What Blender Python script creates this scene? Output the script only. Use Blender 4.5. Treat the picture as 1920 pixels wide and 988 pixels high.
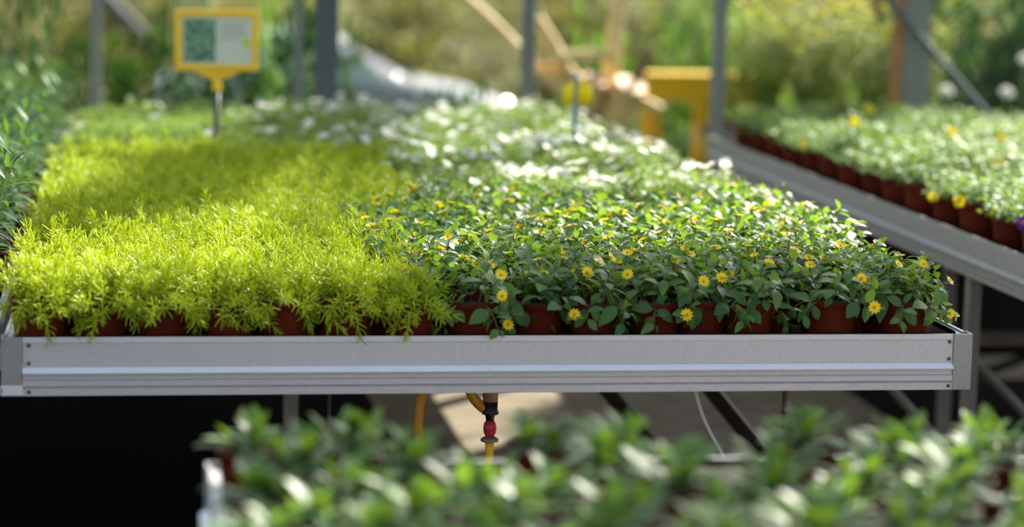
import bpy, math, random
import numpy as np
from mathutils import Vector, Matrix

for o in list(bpy.data.objects):
    bpy.data.objects.remove(o)
sc = bpy.context.scene
col = sc.collection
PI = math.pi

# ------------------------------------------------------------------ camera
cam_d = bpy.data.cameras.new('camera')
cam = bpy.data.objects.new('camera', cam_d)
col.objects.link(cam)
sc.camera = cam
yaw, pitch, roll = 0.15124, 0.13721, 0.02178
fw = Vector((math.sin(yaw) * math.cos(pitch), math.cos(yaw) * math.cos(pitch), -math.sin(pitch)))
rt = Vector((math.cos(yaw), -math.sin(yaw), 0))
up = rt.cross(fw)
r2 = rt * math.cos(roll) + up * math.sin(roll)
u2 = -rt * math.sin(roll) + up * math.cos(roll)
Mc = Matrix((r2, u2, -fw)).transposed().to_4x4()
Mc.translation = Vector((-0.6459, -4.3486, 1.5419))
cam.matrix_world = Mc
cam_d.lens = 85
cam_d.sensor_width = 36
cam_d.clip_start = 0.05
cam_d.clip_end = 400
cam_d.dof.use_dof = True
cam_d.dof.focus_distance = 4.80
cam_d.dof.aperture_fstop = 1.8

# ------------------------------------------------------------------ light
SUN_AZ, SUN_EL = math.radians(42), math.radians(37)     # azimuth from +Y towards +X
sdir = Vector((math.sin(SUN_AZ) * math.cos(SUN_EL), math.cos(SUN_AZ) * math.cos(SUN_EL), math.sin(SUN_EL)))
sun_d = bpy.data.lights.new('sun', 'SUN')
sun_d.energy = 10.0
sun_d.color = (1.0, 0.93, 0.80)
sun_d.angle = math.radians(0.6)
sun = bpy.data.objects.new('sun', sun_d)
sun.rotation_euler = sdir.to_track_quat('Z', 'Y').to_euler()
sun.location = (4, 8, 8)
col.objects.link(sun)
world = bpy.data.worlds.new('world')
sc.world = world
world.use_nodes = True
wn = world.node_tree
wn.nodes.clear()
wo = wn.nodes.new('ShaderNodeOutputWorld')
wb = wn.nodes.new('ShaderNodeBackground')
sky = wn.nodes.new('ShaderNodeTexSky')
sky.sky_type = 'NISHITA'
sky.sun_disc = False
sky.sun_elevation = SUN_EL
sky.sun_rotation = SUN_AZ
sky.dust_density = 2.0
wb.inputs['Strength'].default_value = 0.16
hs_ = wn.nodes.new('ShaderNodeHueSaturation')
hs_.inputs['Saturation'].default_value = 0.55
wn.links.new(sky.outputs[0], hs_.inputs['Color'])
wn.links.new(hs_.outputs[0], wb.inputs['Color'])
wn.links.new(wb.outputs[0], wo.inputs['Surface'])
sc.view_settings.view_transform = 'Standard'
sc.view_settings.look = 'None'
sc.view_settings.gamma = 1
sc.view_settings.exposure = 0.9
sc.view_settings.use_curve_mapping = False


# where leaf clumps of the added tree are aimed to shade the bench tops (x, y, radius, distance up the sun's ray)
CLUMPS = [(-0.82, 0.85, .19, 8), (-0.64, 1.20, .22, 8.2), (-0.55, 1.62, .22, 7.8), (-0.48, 2.02, .21, 8.1), (-0.40, 2.40, .19, 7.7),
          (-0.14, 2.85, .24, 8.3), (-0.12, 3.3, .25, 8.0), (-0.06, 3.75, .25, 8.2), (0.02, 4.15, .22, 8.1), (1.6, 4.05, .24, 7), (1.85, 3.95, .2, 7.2), (2.35, 2.95, .16, 7), (0.50, 1.38, .15, 8),
          (0.05, 0.10, .24, 8.5), (0.40, 0.12, .26, 8.2), (0.74, 0.14, .26, 8.6), (1.05, 0.12, .22, 8.4), (-0.30, -0.22, .22, 8.3), (-0.66, -0.20, .22, 8.6),
          (-0.42, -1.25, .18, 8.8), (-0.08, -1.18, .17, 9.0), (0.26, -1.22, .18, 8.8), (0.62, -1.3, .15, 8.8), (0.30, -1.66, .14, 9.1), (-0.28, -1.72, .15, 9), (0.02, -1.55, .13, 9), (0.55, -1.75, .13, 9)]


# ------------------------------------------------------------------ materials
def node_mat(name):
    m = bpy.data.materials.new(name)
    m.use_nodes = True
    nt = m.node_tree
    return m, nt, nt.nodes['Principled BSDF']


def mat(name, c, rough=0.5, metal=0.0, c2=None, scale=20.0, bump=0.0, spec=0.5, stretch=None, mix=(0.35, 0.65)):
    m, nt, b = node_mat(name)
    b.inputs['Base Color'].default_value = (*c, 1)
    b.inputs['Roughness'].default_value = rough
    b.inputs['Metallic'].default_value = metal
    b.inputs['Specular IOR Level'].default_value = spec
    tc = nt.nodes.new('ShaderNodeTexCoord')
    mp = nt.nodes.new('ShaderNodeMapping')
    if stretch:
        mp.inputs['Scale'].default_value = stretch
    nt.links.new(tc.outputs['Object'], mp.inputs['Vector'])
    nz = nt.nodes.new('ShaderNodeTexNoise')
    nz.inputs['Scale'].default_value = scale
    nz.inputs['Detail'].default_value = 4
    nt.links.new(mp.outputs[0], nz.inputs['Vector'])
    if c2:
        cr = nt.nodes.new('ShaderNodeValToRGB')
        cr.color_ramp.elements[0].position = mix[0]
        cr.color_ramp.elements[1].position = mix[1]
        cr.color_ramp.elements[0].color = (*c, 1)
        cr.color_ramp.elements[1].color = (*c2, 1)
        nt.links.new(nz.outputs['Fac'], cr.inputs['Fac'])
        nt.links.new(cr.outputs[0], b.inputs['Base Color'])
    if bump:
        bp = nt.nodes.new('ShaderNodeBump')
        bp.inputs['Strength'].default_value = bump
        bp.inputs['Distance'].default_value = 0.01
        nt.links.new(nz.outputs['Fac'], bp.inputs['Height'])
        nt.links.new(bp.outputs[0], b.inputs['Normal'])
    return m


def leaf_mat(name, ca, cb, tr, fac=0.4, rough=0.42, spec=0.5):
    """leaf: colour varies leaf by leaf between ca and cb; tr = light passing through"""
    m, nt, b = node_mat(name)
    geo = nt.nodes.new('ShaderNodeNewGeometry')
    oi = nt.nodes.new('ShaderNodeObjectInfo')
    ad = nt.nodes.new('ShaderNodeMath'); ad.operation = 'ADD'
    fr = nt.nodes.new('ShaderNodeMath'); fr.operation = 'FRACT'
    nt.links.new(geo.outputs['Random Per Island'], ad.inputs[0])
    nt.links.new(oi.outputs['Random'], ad.inputs[1])
    nt.links.new(ad.outputs[0], fr.inputs[0])
    mx = nt.nodes.new('ShaderNodeMix'); mx.data_type = 'RGBA'
    mx.inputs[6].default_value = (*ca, 1)
    mx.inputs[7].default_value = (*cb, 1)
    nt.links.new(fr.outputs[0], mx.inputs[0])
    nt.links.new(mx.outputs[2], b.inputs['Base Color'])
    b.inputs['Roughness'].default_value = rough
    b.inputs['Specular IOR Level'].default_value = spec
    tl = nt.nodes.new('ShaderNodeBsdfTranslucent')
    tl.inputs['Color'].default_value = (*tr, 1)
    ms = nt.nodes.new('ShaderNodeMixShader')
    ms.inputs[0].default_value = fac
    nt.links.new(b.outputs[0], ms.inputs[1])
    nt.links.new(tl.outputs[0], ms.inputs[2])
    nt.links.new(ms.outputs[0], nt.nodes['Material Output'].inputs['Surface'])
    return m


M = {}
M['alu'] = mat('galvanised_aluminium', (0.49, 0.475, 0.48), 0.42, 0.4, (0.56, 0.545, 0.55), 350, 0.05, stretch=(0.3, 1, 1))
M['strip'] = mat('sky_sheen_strip', (0.70, 0.74, 0.80), 0.4, 0.1, (0.76, 0.80, 0.85), 200)  # sky reflection on the rail bevel painted as a paler, bluer base
M['alu_dark'] = mat('dull_aluminium', (0.29, 0.285, 0.28), 0.45, 0.45, (0.34, 0.335, 0.33), 200, 0.05)
M['alu_green'] = mat('greenish_aluminium', (0.27, 0.272, 0.25), 0.5, 0.25, (0.33, 0.332, 0.31), 60, 0.04)  # darker, slightly greener grey for the right-hand bench rails
M['screw'] = mat('screw_steel', (0.10, 0.10, 0.11), 0.4, 0.8)
M['white_label'] = mat('white_plastic', (0.62, 0.61, 0.60), 0.5)
M['black'] = mat('black_plastic', (0.012, 0.012, 0.013), 0.4)
M['tray'] = mat('tray_plastic', (0.34, 0.34, 0.25), 0.6, 0, (0.42, 0.41, 0.31), 30)
M['steel'] = mat('grey_steel', (0.22, 0.21, 0.20), 0.5, 0.4, (0.28, 0.26, 0.24), 40)
M['rust'] = mat('brown_steel', (0.13, 0.085, 0.065), 0.6, 0.2, (0.2, 0.14, 0.11), 40)
M['rod'] = mat('threaded_rod', (0.07, 0.055, 0.045), 0.5, 0.5)
M['mat'] = mat('weed_mat', (0.0035, 0.0033, 0.003), 0.95, 0, (0.006, 0.0052, 0.0045), 60, 0.2, spec=0.02)
M['concrete'] = mat('concrete', (0.15, 0.125, 0.09), 0.9, 0, (0.21, 0.175, 0.13), 9, 0.2, spec=0.1)
M['kick'] = mat('kick_wall', (0.012, 0.011, 0.010), 0.9, 0, (0.02, 0.018, 0.016), 12, spec=0.1)  # near-black base puts shade behind the benches into the wall colour
M['soil'] = mat('potting_soil', (0.016, 0.011, 0.008), 0.95, 0, (0.035, 0.025, 0.018), 300, 0.5)
M['hose'] = mat('orange_hose', (0.62, 0.30, 0.02), 0.4, 0, (0.55, 0.25, 0.02), 60)
M['red'] = mat('red_plastic', (0.55, 0.03, 0.06), 0.35)
M['pinkpipe'] = mat('pink_grey_pipe', (0.36, 0.20, 0.17), 0.5)
M['yellow_plastic'] = mat('yellow_plastic', (0.80, 0.47, 0.015), 0.4, 0, (0.85, 0.52, 0.02), 20)
M['lemon'] = leaf_mat('lemon_tag', (0.88, 0.72, 0.01), (0.90, 0.76, 0.01), (0.95, 0.80, 0.02), 0.4, 0.4, 0.4)
M['blue'] = mat('blue_stake', (0.03, 0.17, 0.36), 0.4, 0, (0.05, 0.28, 0.36), 8)
M['paper'] = mat('paper', (0.55, 0.58, 0.50), 0.5)
M['lime'] = mat('lime_print', (0.45, 0.62, 0.02), 0.5)
M['textgrey'] = mat('print_grey', (0.33, 0.35, 0.31), 0.6)
M['post'] = mat('blue_grey_post', (0.050, 0.068, 0.078), 0.5, 0.2, (0.06, 0.08, 0.09), 5)
M['post_pale'] = mat('pale_grey_mullion', (0.115, 0.14, 0.118), 0.5, 0.2, (0.145, 0.165, 0.14), 5)
M['wood'] = mat('brown_batten', (0.33, 0.16, 0.045), 0.7, 0, (0.25, 0.12, 0.04), 15)
M['bark'] = mat('peeled_branch', (0.75, 0.56, 0.27), 0.7, 0, (0.62, 0.43, 0.18), 14, 0.3)
M['log_end'] = mat('sawn_log_end', (0.68, 0.47, 0.30), 0.7, 0, (0.60, 0.40, 0.25), 12)
M['darkbark'] = mat('brown_trunk', (0.20, 0.12, 0.06), 0.8, 0, (0.12, 0.075, 0.04), 12, 0.3)
M['yellow_paint'] = mat('yellow_paint', (0.62, 0.40, 0.008), 0.6, 0, (0.52, 0.32, 0.008), 4, spec=0.2)
M['car'] = mat('silver_blue_paint', (0.19, 0.205, 0.24), 0.6, 0.0, spec=0.15)
M['car_glass'] = mat('car_glass', (0.26, 0.34, 0.33), 0.25, 0.0)
M['lamp_glass'] = mat('headlight_glass', (0.75, 0.76, 0.80), 0.12, 0.6)
M['rubber'] = mat('rubber', (0.02, 0.02, 0.02), 0.7)
M['grass'] = mat('olive_grass', (0.10, 0.095, 0.03), 0.95, 0, (0.065, 0.08, 0.022), 0.9, spec=0.1)
M['stem'] = mat('wiry_stem', (0.10, 0.075, 0.03), 0.6)
M['stem_green'] = mat('green_stem', (0.16, 0.25, 0.05), 0.5)
M['pot'] = leaf_mat('terracotta_plastic', (0.080, 0.012, 0.0045), (0.110, 0.018, 0.007), (0.75, 0.11, 0.025), 0.10, 0.55, 0.06)
M['rim'] = mat('pot_rim', (0.030, 0.012, 0.009), 0.5, spec=0.2)
M['sedum'] = leaf_mat('sedum_leaf', (0.33, 0.45, 0.012), (0.52, 0.60, 0.030), (0.75, 0.83, 0.03), 0.46, 0.42, 0.5)
M['zinnia'] = leaf_mat('dark_green_leaf', (0.032, 0.098, 0.026), (0.066, 0.155, 0.034), (0.28, 0.48, 0.03), 0.32, 0.5, 0.4)
M['bacopa'] = leaf_mat('pale_green_leaf', (0.10, 0.20, 0.028), (0.18, 0.29, 0.04), (0.34, 0.48, 0.04), 0.36, 0.55, 0.2)
M['viola'] = leaf_mat('viola_leaf', (0.055, 0.15, 0.025), (0.12, 0.22, 0.035), (0.28, 0.44, 0.04), 0.32, 0.52, 0.22)
M['nearleaf'] = leaf_mat('near_bench_leaf', (0.032, 0.10, 0.028), (0.080, 0.17, 0.036), (0.25, 0.44, 0.03), 0.30, 0.45, 0.45)
M['lance'] = leaf_mat('dark_lance_leaf', (0.018, 0.062, 0.024), (0.042, 0.11, 0.026), (0.14, 0.32, 0.03), 0.26, 0.5, 0.25)
M['petal_y'] = leaf_mat('yellow_petal', (0.86, 0.60, 0.004), (0.88, 0.70, 0.008), (0.95, 0.70, 0.01), 0.3, 0.5, 0.3)
M['disc_o'] = mat('orange_disc', (0.60, 0.28, 0.01), 0.8, 0, (0.40, 0.17, 0.01), 900)
M['petal_w'] = leaf_mat('white_petal', (0.82, 0.82, 0.80), (0.88, 0.88, 0.86), (0.9, 0.9, 0.88), 0.3, 0.5, 0.3)
M['petal_p'] = leaf_mat('purple_petal', (0.055, 0.012, 0.16), (0.09, 0.015, 0.2), (0.2, 0.03, 0.4), 0.2, 0.5, 0.3)
M['petal_r'] = leaf_mat('maroon_petal', (0.20, 0.012, 0.010), (0.25, 0.02, 0.012), (0.4, 0.03, 0.03), 0.2, 0.5, 0.3)
M['olive'] = leaf_mat('olive_leaf', (0.14, 0.135, 0.032), (0.24, 0.22, 0.065), (0.28, 0.28, 0.06), 0.3, 0.6, 0.2)
M['deepgreen'] = leaf_mat('deep_green_leaf', (0.010, 0.040, 0.012), (0.024, 0.068, 0.017), (0.04, 0.13, 0.018), 0.18, 0.7, 0.1)
M['freshgreen'] = leaf_mat('fresh_green_leaf', (0.06, 0.15, 0.02), (0.12, 0.21, 0.035), (0.18, 0.34, 0.03), 0.33, 0.6, 0.2)
M['feather'] = leaf_mat('feathery_leaf', (0.12, 0.18, 0.02), (0.22, 0.26, 0.03), (0.36, 0.42, 0.03), 0.38, 0.6, 0.2)
# clear pane: mostly clear with a weak mirror
m, nt, b = node_mat('clear_pane')
tr = nt.nodes.new('ShaderNodeBsdfTransparent'); tr.inputs[0].default_value = (0.97, 0.98, 0.97, 1)
gl = nt.nodes.new('ShaderNodeBsdfGlossy'); gl.inputs['Roughness'].default_value = 0.02
mx = nt.nodes.new('ShaderNodeMixShader'); mx.inputs[0].default_value = 0.03
nt.links.new(tr.outputs[0], mx.inputs[1]); nt.links.new(gl.outputs[0], mx.inputs[2])
nt.links.new(mx.outputs[0], nt.nodes['Material Output'].inputs['Surface'])
M['pane'] = m
# printed foliage picture
m, nt, b = node_mat('printed_foliage')
tc = nt.nodes.new('ShaderNodeTexCoord')
vo = nt.nodes.new('ShaderNodeTexVoronoi'); vo.inputs['Scale'].default_value = 75
nz = nt.nodes.new('ShaderNodeTexNoise'); nz.inputs['Scale'].default_value = 22
sm = nt.nodes.new('ShaderNodeMath'); sm.operation = 'MULTIPLY'
cr = nt.nodes.new('ShaderNodeValToRGB')
cr.color_ramp.elements[0].color = (0.004, 0.030, 0.018, 1)
cr.color_ramp.elements[1].color = (0.16, 0.30, 0.20, 1)
cr.color_ramp.elements[0].position = 0.14
cr.color_ramp.elements[1].position = 0.42
nt.links.new(tc.outputs['Object'], vo.inputs['Vector']); nt.links.new(tc.outputs['Object'], nz.inputs['Vector'])
nt.links.new(vo.outputs['Distance'], sm.inputs[0]); nt.links.new(nz.outputs['Fac'], sm.inputs[1])
sm2 = nt.nodes.new('ShaderNodeMath'); sm2.operation = 'MULTIPLY'; sm2.inputs[1].default_value = 1.4
nt.links.new(sm.outputs[0], sm2.inputs[0]); nt.links.new(sm2.outputs[0], cr.inputs['Fac'])
nt.links.new(cr.outputs[0], b.inputs['Base Color'])
M['print'] = m


# ------------------------------------------------------------------ mesh helpers
class MB:
    def __init__(s):
        s.v = []; s.f = []; s.mi = []; s.sm = []; s.n = 0

    def add(s, V, F, mi=0, smooth=False):
        V = np.asarray(V, float)
        s.v.append(V)
        for f in F:
            s.f.append(tuple(i + s.n for i in f))
        s.mi += [mi] * len(F); s.sm += [smooth] * len(F)
        s.n += len(V)
        return s

    def box(s, x0, x1, y0, y1, z0, z1, mi=0):
        V = [(x0, y0, z0), (x1, y0, z0), (x1, y1, z0), (x0, y1, z0), (x0, y0, z1), (x1, y0, z1), (x1, y1, z1), (x0, y1, z1)]
        F = [(0, 3, 2, 1), (4, 5, 6, 7), (0, 1, 5, 4), (1, 2, 6, 5), (2, 3, 7, 6), (3, 0, 4, 7)]
        return s.add(V, F, mi)

    def bbox(s, x0, x1, y0, y1, z0, z1, b, mi=0):
        """box with chamfered edges"""
        c = np.array([(x0 + x1) / 2, (y0 + y1) / 2, (z0 + z1) / 2]); h = np.array([(x1 - x0) / 2, (y1 - y0) / 2, (z1 - z0) / 2])
        V = []; idx = {}
        for sx in (-1, 1):
            for sy in (-1, 1):
                for sz in (-1, 1):
                    for ax in range(3):
                        q = h - b; q[ax] = h[ax]
                        idx[(sx, sy, sz, ax)] = len(V)
                        V.append(c + q * np.array([sx, sy, sz]))
        F = []
        for ax in range(3):
            a1, a2 = (ax + 1) % 3, (ax + 2) % 3
            for sg in (-1, 1):
                q = []
                for p in ((-1, -1), (1, -1), (1, 1), (-1, 1)):
                    k = [0, 0, 0]; k[ax] = sg; k[a1] = p[0]; k[a2] = p[1]
                    q.append(idx[(*k, ax)])
                F.append(tuple(q if sg > 0 else q[::-1]))
        for ax in range(3):
            a1, a2 = (ax + 1) % 3, (ax + 2) % 3
            for p in ((-1, -1), (1, -1), (1, 1), (-1, 1)):
                k = [0, 0, 0]; k[a1] = p[0]; k[a2] = p[1]
                lo = list(k); lo[ax] = -1; hi = list(k); hi[ax] = 1
                q = (idx[(*lo, a1)], idx[(*hi, a1)], idx[(*hi, a2)], idx[(*lo, a2)])
                F.append(q if p[0] * p[1] < 0 else q[::-1])
        for sx in (-1, 1):
            for sy in (-1, 1):
                for sz in (-1, 1):
                    q = (idx[(sx, sy, sz, 0)], idx[(sx, sy, sz, 1)], idx[(sx, sy, sz, 2)])
                    F.append(q if sx * sy * sz > 0 else q[::-1])
        return s.add(V, F, mi)

    def tube(s, pts, r, n=8, mi=0, caps=True, smooth=True):
        pts = [Vector(p) for p in pts]
        rs = r if isinstance(r, (list, tuple)) else [r] * len(pts)
        V = []; prev = None
        for i, p in enumerate(pts):
            t = (pts[min(i + 1, len(pts) - 1)] - pts[max(i - 1, 0)]).normalized()
            if prev is None:
                a = Vector((0, 0, 1)) if abs(t.z) < 0.9 else Vector((1, 0, 0))
                u = t.cross(a).normalized()
            else:
                u = (prev - t * prev.dot(t)).normalized()
            w = t.cross(u); prev = u
            for k in range(n):
                a = 2 * PI * k / n
                V.append(p + (u * math.cos(a) + w * math.sin(a)) * rs[i])
        F = []
        for i in range(len(pts) - 1):
            for k in range(n):
                k2 = (k + 1) % n
                F.append((i * n + k, i * n + k2, (i + 1) * n + k2, (i + 1) * n + k))
        s.add(V, F, mi, smooth)
        if caps:
            m = len(pts) - 1
            s.add(V[:n], [tuple(range(n))[::-1]], mi)
            s.add(V[m * n:], [tuple(range(n))], mi)
        return s

    def lathe(s, prof, n=24, c=(0, 0, 0), mi=0, smooth=True):
        V = []; F = []
        for r, z in prof:
            for k in range(n):
                a = 2 * PI * k / n
                V.append((c[0] + r * math.cos(a), c[1] + r * math.sin(a), c[2] + z))
        for i in range(len(prof) - 1):
            for k in range(n):
                k2 = (k + 1) % n
                F.append((i * n + k, i * n + k2, (i + 1) * n + k2, (i + 1) * n + k))
        return s.add(V, F, mi, smooth)

    def extrude(s, poly, a, b, axis, mi=0):
        """closed polygon of (outward, height); extruded along axis function axis(t, o, h)"""
        n = len(poly); shiny = getattr(s, 'shiny', None)
        V = [axis(a, *q) for q in poly] + [axis(b, *q) for q in poly]
        F = [(k, (k + 1) % n, n + (k + 1) % n, n + k) for k in range(n)]
        F += [tuple(range(n))[::-1], tuple(range(n, 2 * n))]
        s.add(V, F, mi)
        if shiny is not None: s.mi[-len(F) + shiny] = 1
        return s

    def mesh(s, name, mats):
        me = bpy.data.meshes.new(name)
        V = np.concatenate(s.v) if s.v else np.zeros((0, 3))
        me.from_pydata(V.tolist(), [], s.f)
        for m_ in (mats if isinstance(mats, (list, tuple)) else [mats]):
            me.materials.append(M[m_])
        me.polygons.foreach_set('material_index', s.mi)
        me.polygons.foreach_set('use_smooth', s.sm)
        me.update()
        return me


def fix_normals(me):
    import bmesh
    bm = bmesh.new(); bm.from_mesh(me)
    bmesh.ops.recalc_face_normals(bm, faces=bm.faces)
    bm.to_mesh(me); bm.free()
    return me


def ob(name, me, parent=None, mat4=None):
    o = bpy.data.objects.new(name, me)
    col.objects.link(o)
    if parent is not None:
        o.parent = parent
    if mat4 is not None:
        o.matrix_basis = mat4
    return o


def tag(o, label=None, cat=None, group=None, kind=None):
    if label: o['label'] = label
    if cat: o['category'] = cat
    if group: o['group'] = group
    if kind: o['kind'] = kind
    return o


def thing(name, label, cat, loc=(0, 0, 0), rz=0.0, group=None, scale=1.0):
    o = bpy.data.objects.new(name, None)
    o.empty_display_size = 0.05
    col.objects.link(o)
    o.location = loc; o.rotation_euler = (0, 0, rz); o.scale = (scale,) * 3
    return tag(o, label, cat, group)


def catmull(P, n=8):
    P = [Vector(p) for p in P]
    Q = [2 * P[0] - P[1]] + P + [2 * P[-1] - P[-2]]
    out = []
    for i in range(1, len(Q) - 2):
        for k in range(n):
            t = k / n
            a, b, c, d = Q[i - 1], Q[i], Q[i + 1], Q[i + 2]
            out.append(0.5 * ((2 * b) + (c - a) * t + (2 * a - 5 * b + 4 * c - d) * t * t + (3 * b - a - 3 * c + d) * t ** 3))
    out.append(P[-1])
    return out


ORD = 'first second third fourth fifth sixth seventh eighth ninth tenth eleventh twelfth thirteenth fourteenth fifteenth sixteenth seventeenth eighteenth nineteenth twentieth twenty-first twenty-second twenty-third twenty-fourth twenty-fifth twenty-sixth twenty-seventh twenty-eighth twenty-ninth thirtieth thirty-first thirty-second'.split()

# ------------------------------------------------------------------ setting
fl = ob('floor', MB().box(-4, 4.5, -6, 4.72, -0.08, 0).mesh('floor', 'mat')); tag(fl, 'black weed matting under the benches', kind='structure')
pa = ob('path', MB().box(0.07, 1.72, -6, 4.72, 0, 0.006).mesh('path', 'concrete'), fl); tag(pa, 'bare concrete strip')
gr = MB()
V = []; F = []
ys = [4.72, 8, 12, 16, 24, 40, 70, 120]; zs = [-0.08, -0.25, -0.6, -0.87, -0.87, -0.87, -0.5, 1.2]
for y, z in zip(ys, zs):
    V += [(-40, y, z), (60, y, z)]
for i in range(len(ys) - 1):
    F.append((2 * i, 2 * i + 1, 2 * i + 3, 2 * i + 2))
gr.add(V, F)
tag(ob('ground', gr.mesh('ground', 'grass')), 'olive grass outside the greenhouse', kind='structure')

# back wall of the greenhouse: kick wall, mullions, posts, panes
wall = ob('wall_back', MB().box(-4, 4.5, 4.62, 4.72, 0, 0.42).mesh('kick_wall', 'kick')); tag(wall, 'glazed back wall on a low kerb darkened as under-bench shade', kind='structure')
posts = [(-0.832, 0.040, 'post_pale'), (-0.09, 0.034, 'post_pale'), (0.012, 0.084, 'post'), (0.769, 0.044, 'post_pale'), (1.505, 0.042, 'post_pale'),
         (2.275, 0.11, 'post_pale'), (-1.62, 0.04, 'post_pale'), (3.05, 0.042, 'post_pale')]
for x, w, mm in posts:
    ob('mullion' if w < 0.08 else 'post', MB().bbox(x - w / 2, x + w / 2, 4.62, 4.70, 0.42, 3.3, 0.004).mesh('mullion', mm), wall)
ob('batten', MB().bbox(2.19, 2.222, 4.63, 4.69, 0.42, 3.3, 0.003).mesh('batten', 'wood'), wall)['label'] = 'brown wooden batten'
ob('header', MB().bbox(-4, 4.5, 4.60, 4.72, 3.3, 3.42, 0.005).mesh('header', 'post_pale'), wall)
xs = sorted(p[0] for p in posts)
for a, b_ in zip(xs[:-1], xs[1:]):
    if b_ - a > 0.3:
        ob('pane', MB().box(a + 0.03, b_ - 0.03, 4.657, 4.661, 0.42, 3.3).mesh('pane', 'pane'), wall)
# sloping brace tube on the right of the wall
ob('brace', MB().tube([(2.02, 4.55, 1.42), (2.62, 4.55, 0.80)], 0.013, 10).mesh('brace', 'post'), wall)['label'] = 'thin sloping brace'


# ------------------------------------------------------------------ benches
# rail section: (outward, height below rim); flat panel, up-facing bevel, ribs
PROF = [(-0.018, 0), (-0.018, -0.010), (-0.015, -0.010), (-0.015, -0.004), (-0.005, -0.004), (-0.005, 0.0), (0, 0.0), (0.0008, -0.010), (0, -0.0115),
        (0, -0.0535), (-0.0012, -0.0550), (0.0120, -0.0636), (0.0120, -0.0652), (0.0010, -0.0675), (0.0010, -0.0765), (0.0048, -0.0785), (0.0048, -0.0885),
        (0.0005, -0.0905), (0.0042, -0.0930), (0.0042, -0.106), (-0.018, -0.106), (-0.018, -0.0)]
PROF = PROF[:-1]


def bench(name, label, x0, x1, y0, y1, zr=0.80, alu='alu', detail=True, legs=None):
    t = thing(name, label, 'bench', (0, 0, 0))
    cw = 0.0335
    def rail(nm, a, b, fn):
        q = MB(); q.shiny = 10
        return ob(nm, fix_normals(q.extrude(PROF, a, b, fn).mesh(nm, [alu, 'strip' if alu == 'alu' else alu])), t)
    rail('front_rail', x0 + cw, x1 - cw, lambda s_, o, h: (s_, y0 - o, zr + h))
    rail('back_rail', x0 + cw, x1 - cw, lambda s_, o, h: (s_, y1 + o, zr + h))
    rail('side_rail', y0 + cw, y1 - cw, lambda s_, o, h: (x0 - o, s_, zr + h))
    rail('side_rail', y0 + cw, y1 - cw, lambda s_, o, h: (x1 + o, s_, zr + h))
    for cx, sx in ((x0, 1), (x1, -1)):
        for cy, sy in ((y0, 1), (y1, -1)):
            # L-shaped corner plate
            b = MB()
            a = sorted((cx - sx * 0.004, cx + sx * (cw - 0.0005))); c = sorted((cy - sy * 0.0045, cy + sy * 0.0005))
            b.bbox(a[0], a[1], c[0], c[1], zr - 0.107, zr + 0.001, 0.0012)
            a2 = sorted((cx - sx * 0.004, cx + sx * 0.0008)); c2 = sorted((cy + sy * 0.0005, cy + sy * (cw - 0.0005)))
            b.bbox(a2[0], a2[1], c2[0], c2[1], zr - 0.107, zr + 0.001, 0.0012)
            ob('corner_plate', b.mesh('corner_plate', 'alu_dark'), t)['label'] = 'darker corner plate'
    # ribbed tray floor
    b = MB(); zt = zr - 0.045
    b.box(x0 + 0.016, x1 - 0.016, y0 + 0.016, y1 - 0.016, zt - 0.012, zt - 0.003)
    y = y0 + 0.02
    while y < y1 - 0.06:
        b.box(x0 + 0.02, x1 - 0.02, y, y + 0.036, zt - 0.003, zt)
        y += 0.040
    tr_ = ob('tray', b.mesh('tray', 'tray'), t); tag(tr_, 'ribbed beige tray floor', kind='stuff')
    # carrying frame and legs
    ym = [y0 + 0.55, (y0 + y1) / 2, y1 - 0.5]
    for yy in ym:
        ob('cross_beam', MB().bbox(x0 + 0.12, x1 - 0.12, yy - 0.02, yy + 0.02, zt - 0.068, zt - 0.012, 0.003).mesh('cross_beam', 'steel'), t)
    for lx, ly in (legs if legs is not None else [(x0 + 0.3, ym[0]), (x1 - 0.3, ym[0]), (x0 + 0.3, ym[1]), (x1 - 0.3, ym[1]), (x0 + 0.3, ym[2]), (x1 - 0.3, ym[2])]):
        ob('leg', MB().bbox(lx - 0.017, lx + 0.017, ly - 0.017, ly + 0.017, 0.0, zt - 0.068, 0.002).mesh('leg', 'steel'), t)
    return t


B1 = bench('rolling_bench', 'grey metal rolling bench carrying the lime mat and yellow flowers', -0.9, 0.9, 0, 4.42,
           legs=[(-0.3, 1.45), (0.62, 2.2), (-0.3, 3.9), (0.62, 3.9)])
screw = MB().lathe([(0.0, 0.0022), (0.002, 0.0022), (0.0034, 0.0014), (0.0040, 0.0)], 12).mesh('screw', 'screw')
for x in (-0.8555, 0.8595):
    for h in (-0.0145, -0.0475, -0.0985):
        yy = -0.0042 if h < -0.09 else -0.0
        ob('screw', screw, B1, Matrix.Translation((x, yy, 0.80 + h)) @ Matrix.Rotation(PI / 2, 4, 'X'))
lab = ob('number_sticker', MB().bbox(-0.9055, -0.866, -0.0062, -0.0046, 0.695, 0.7135, 0.0006).mesh('sticker', 'white_label'), B1)
lab['label'] = 'white sticker with a black figure'
tcv = bpy.data.curves.new('digit', 'FONT'); tcv.body = '1'; tcv.size = 0.014; tcv.align_x = 'CENTER'; tcv.extrude = 0.0002
tob = bpy.data.objects.new('digit', tcv)
col.objects.link(tob)
bpy.context.view_layer.update()
tme = bpy.data.meshes.new_from_object(tob.evaluated_get(bpy.context.evaluated_depsgraph_get()))
bpy.data.objects.remove(tob)
tme.materials.clear(); tme.materials.append(M['black'])
ob('digit', tme, lab, Matrix.Translation((-0.9022, -0.0065, 0.6990)) @ Matrix.Rotation(PI / 2, 4, 'X'))

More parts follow.
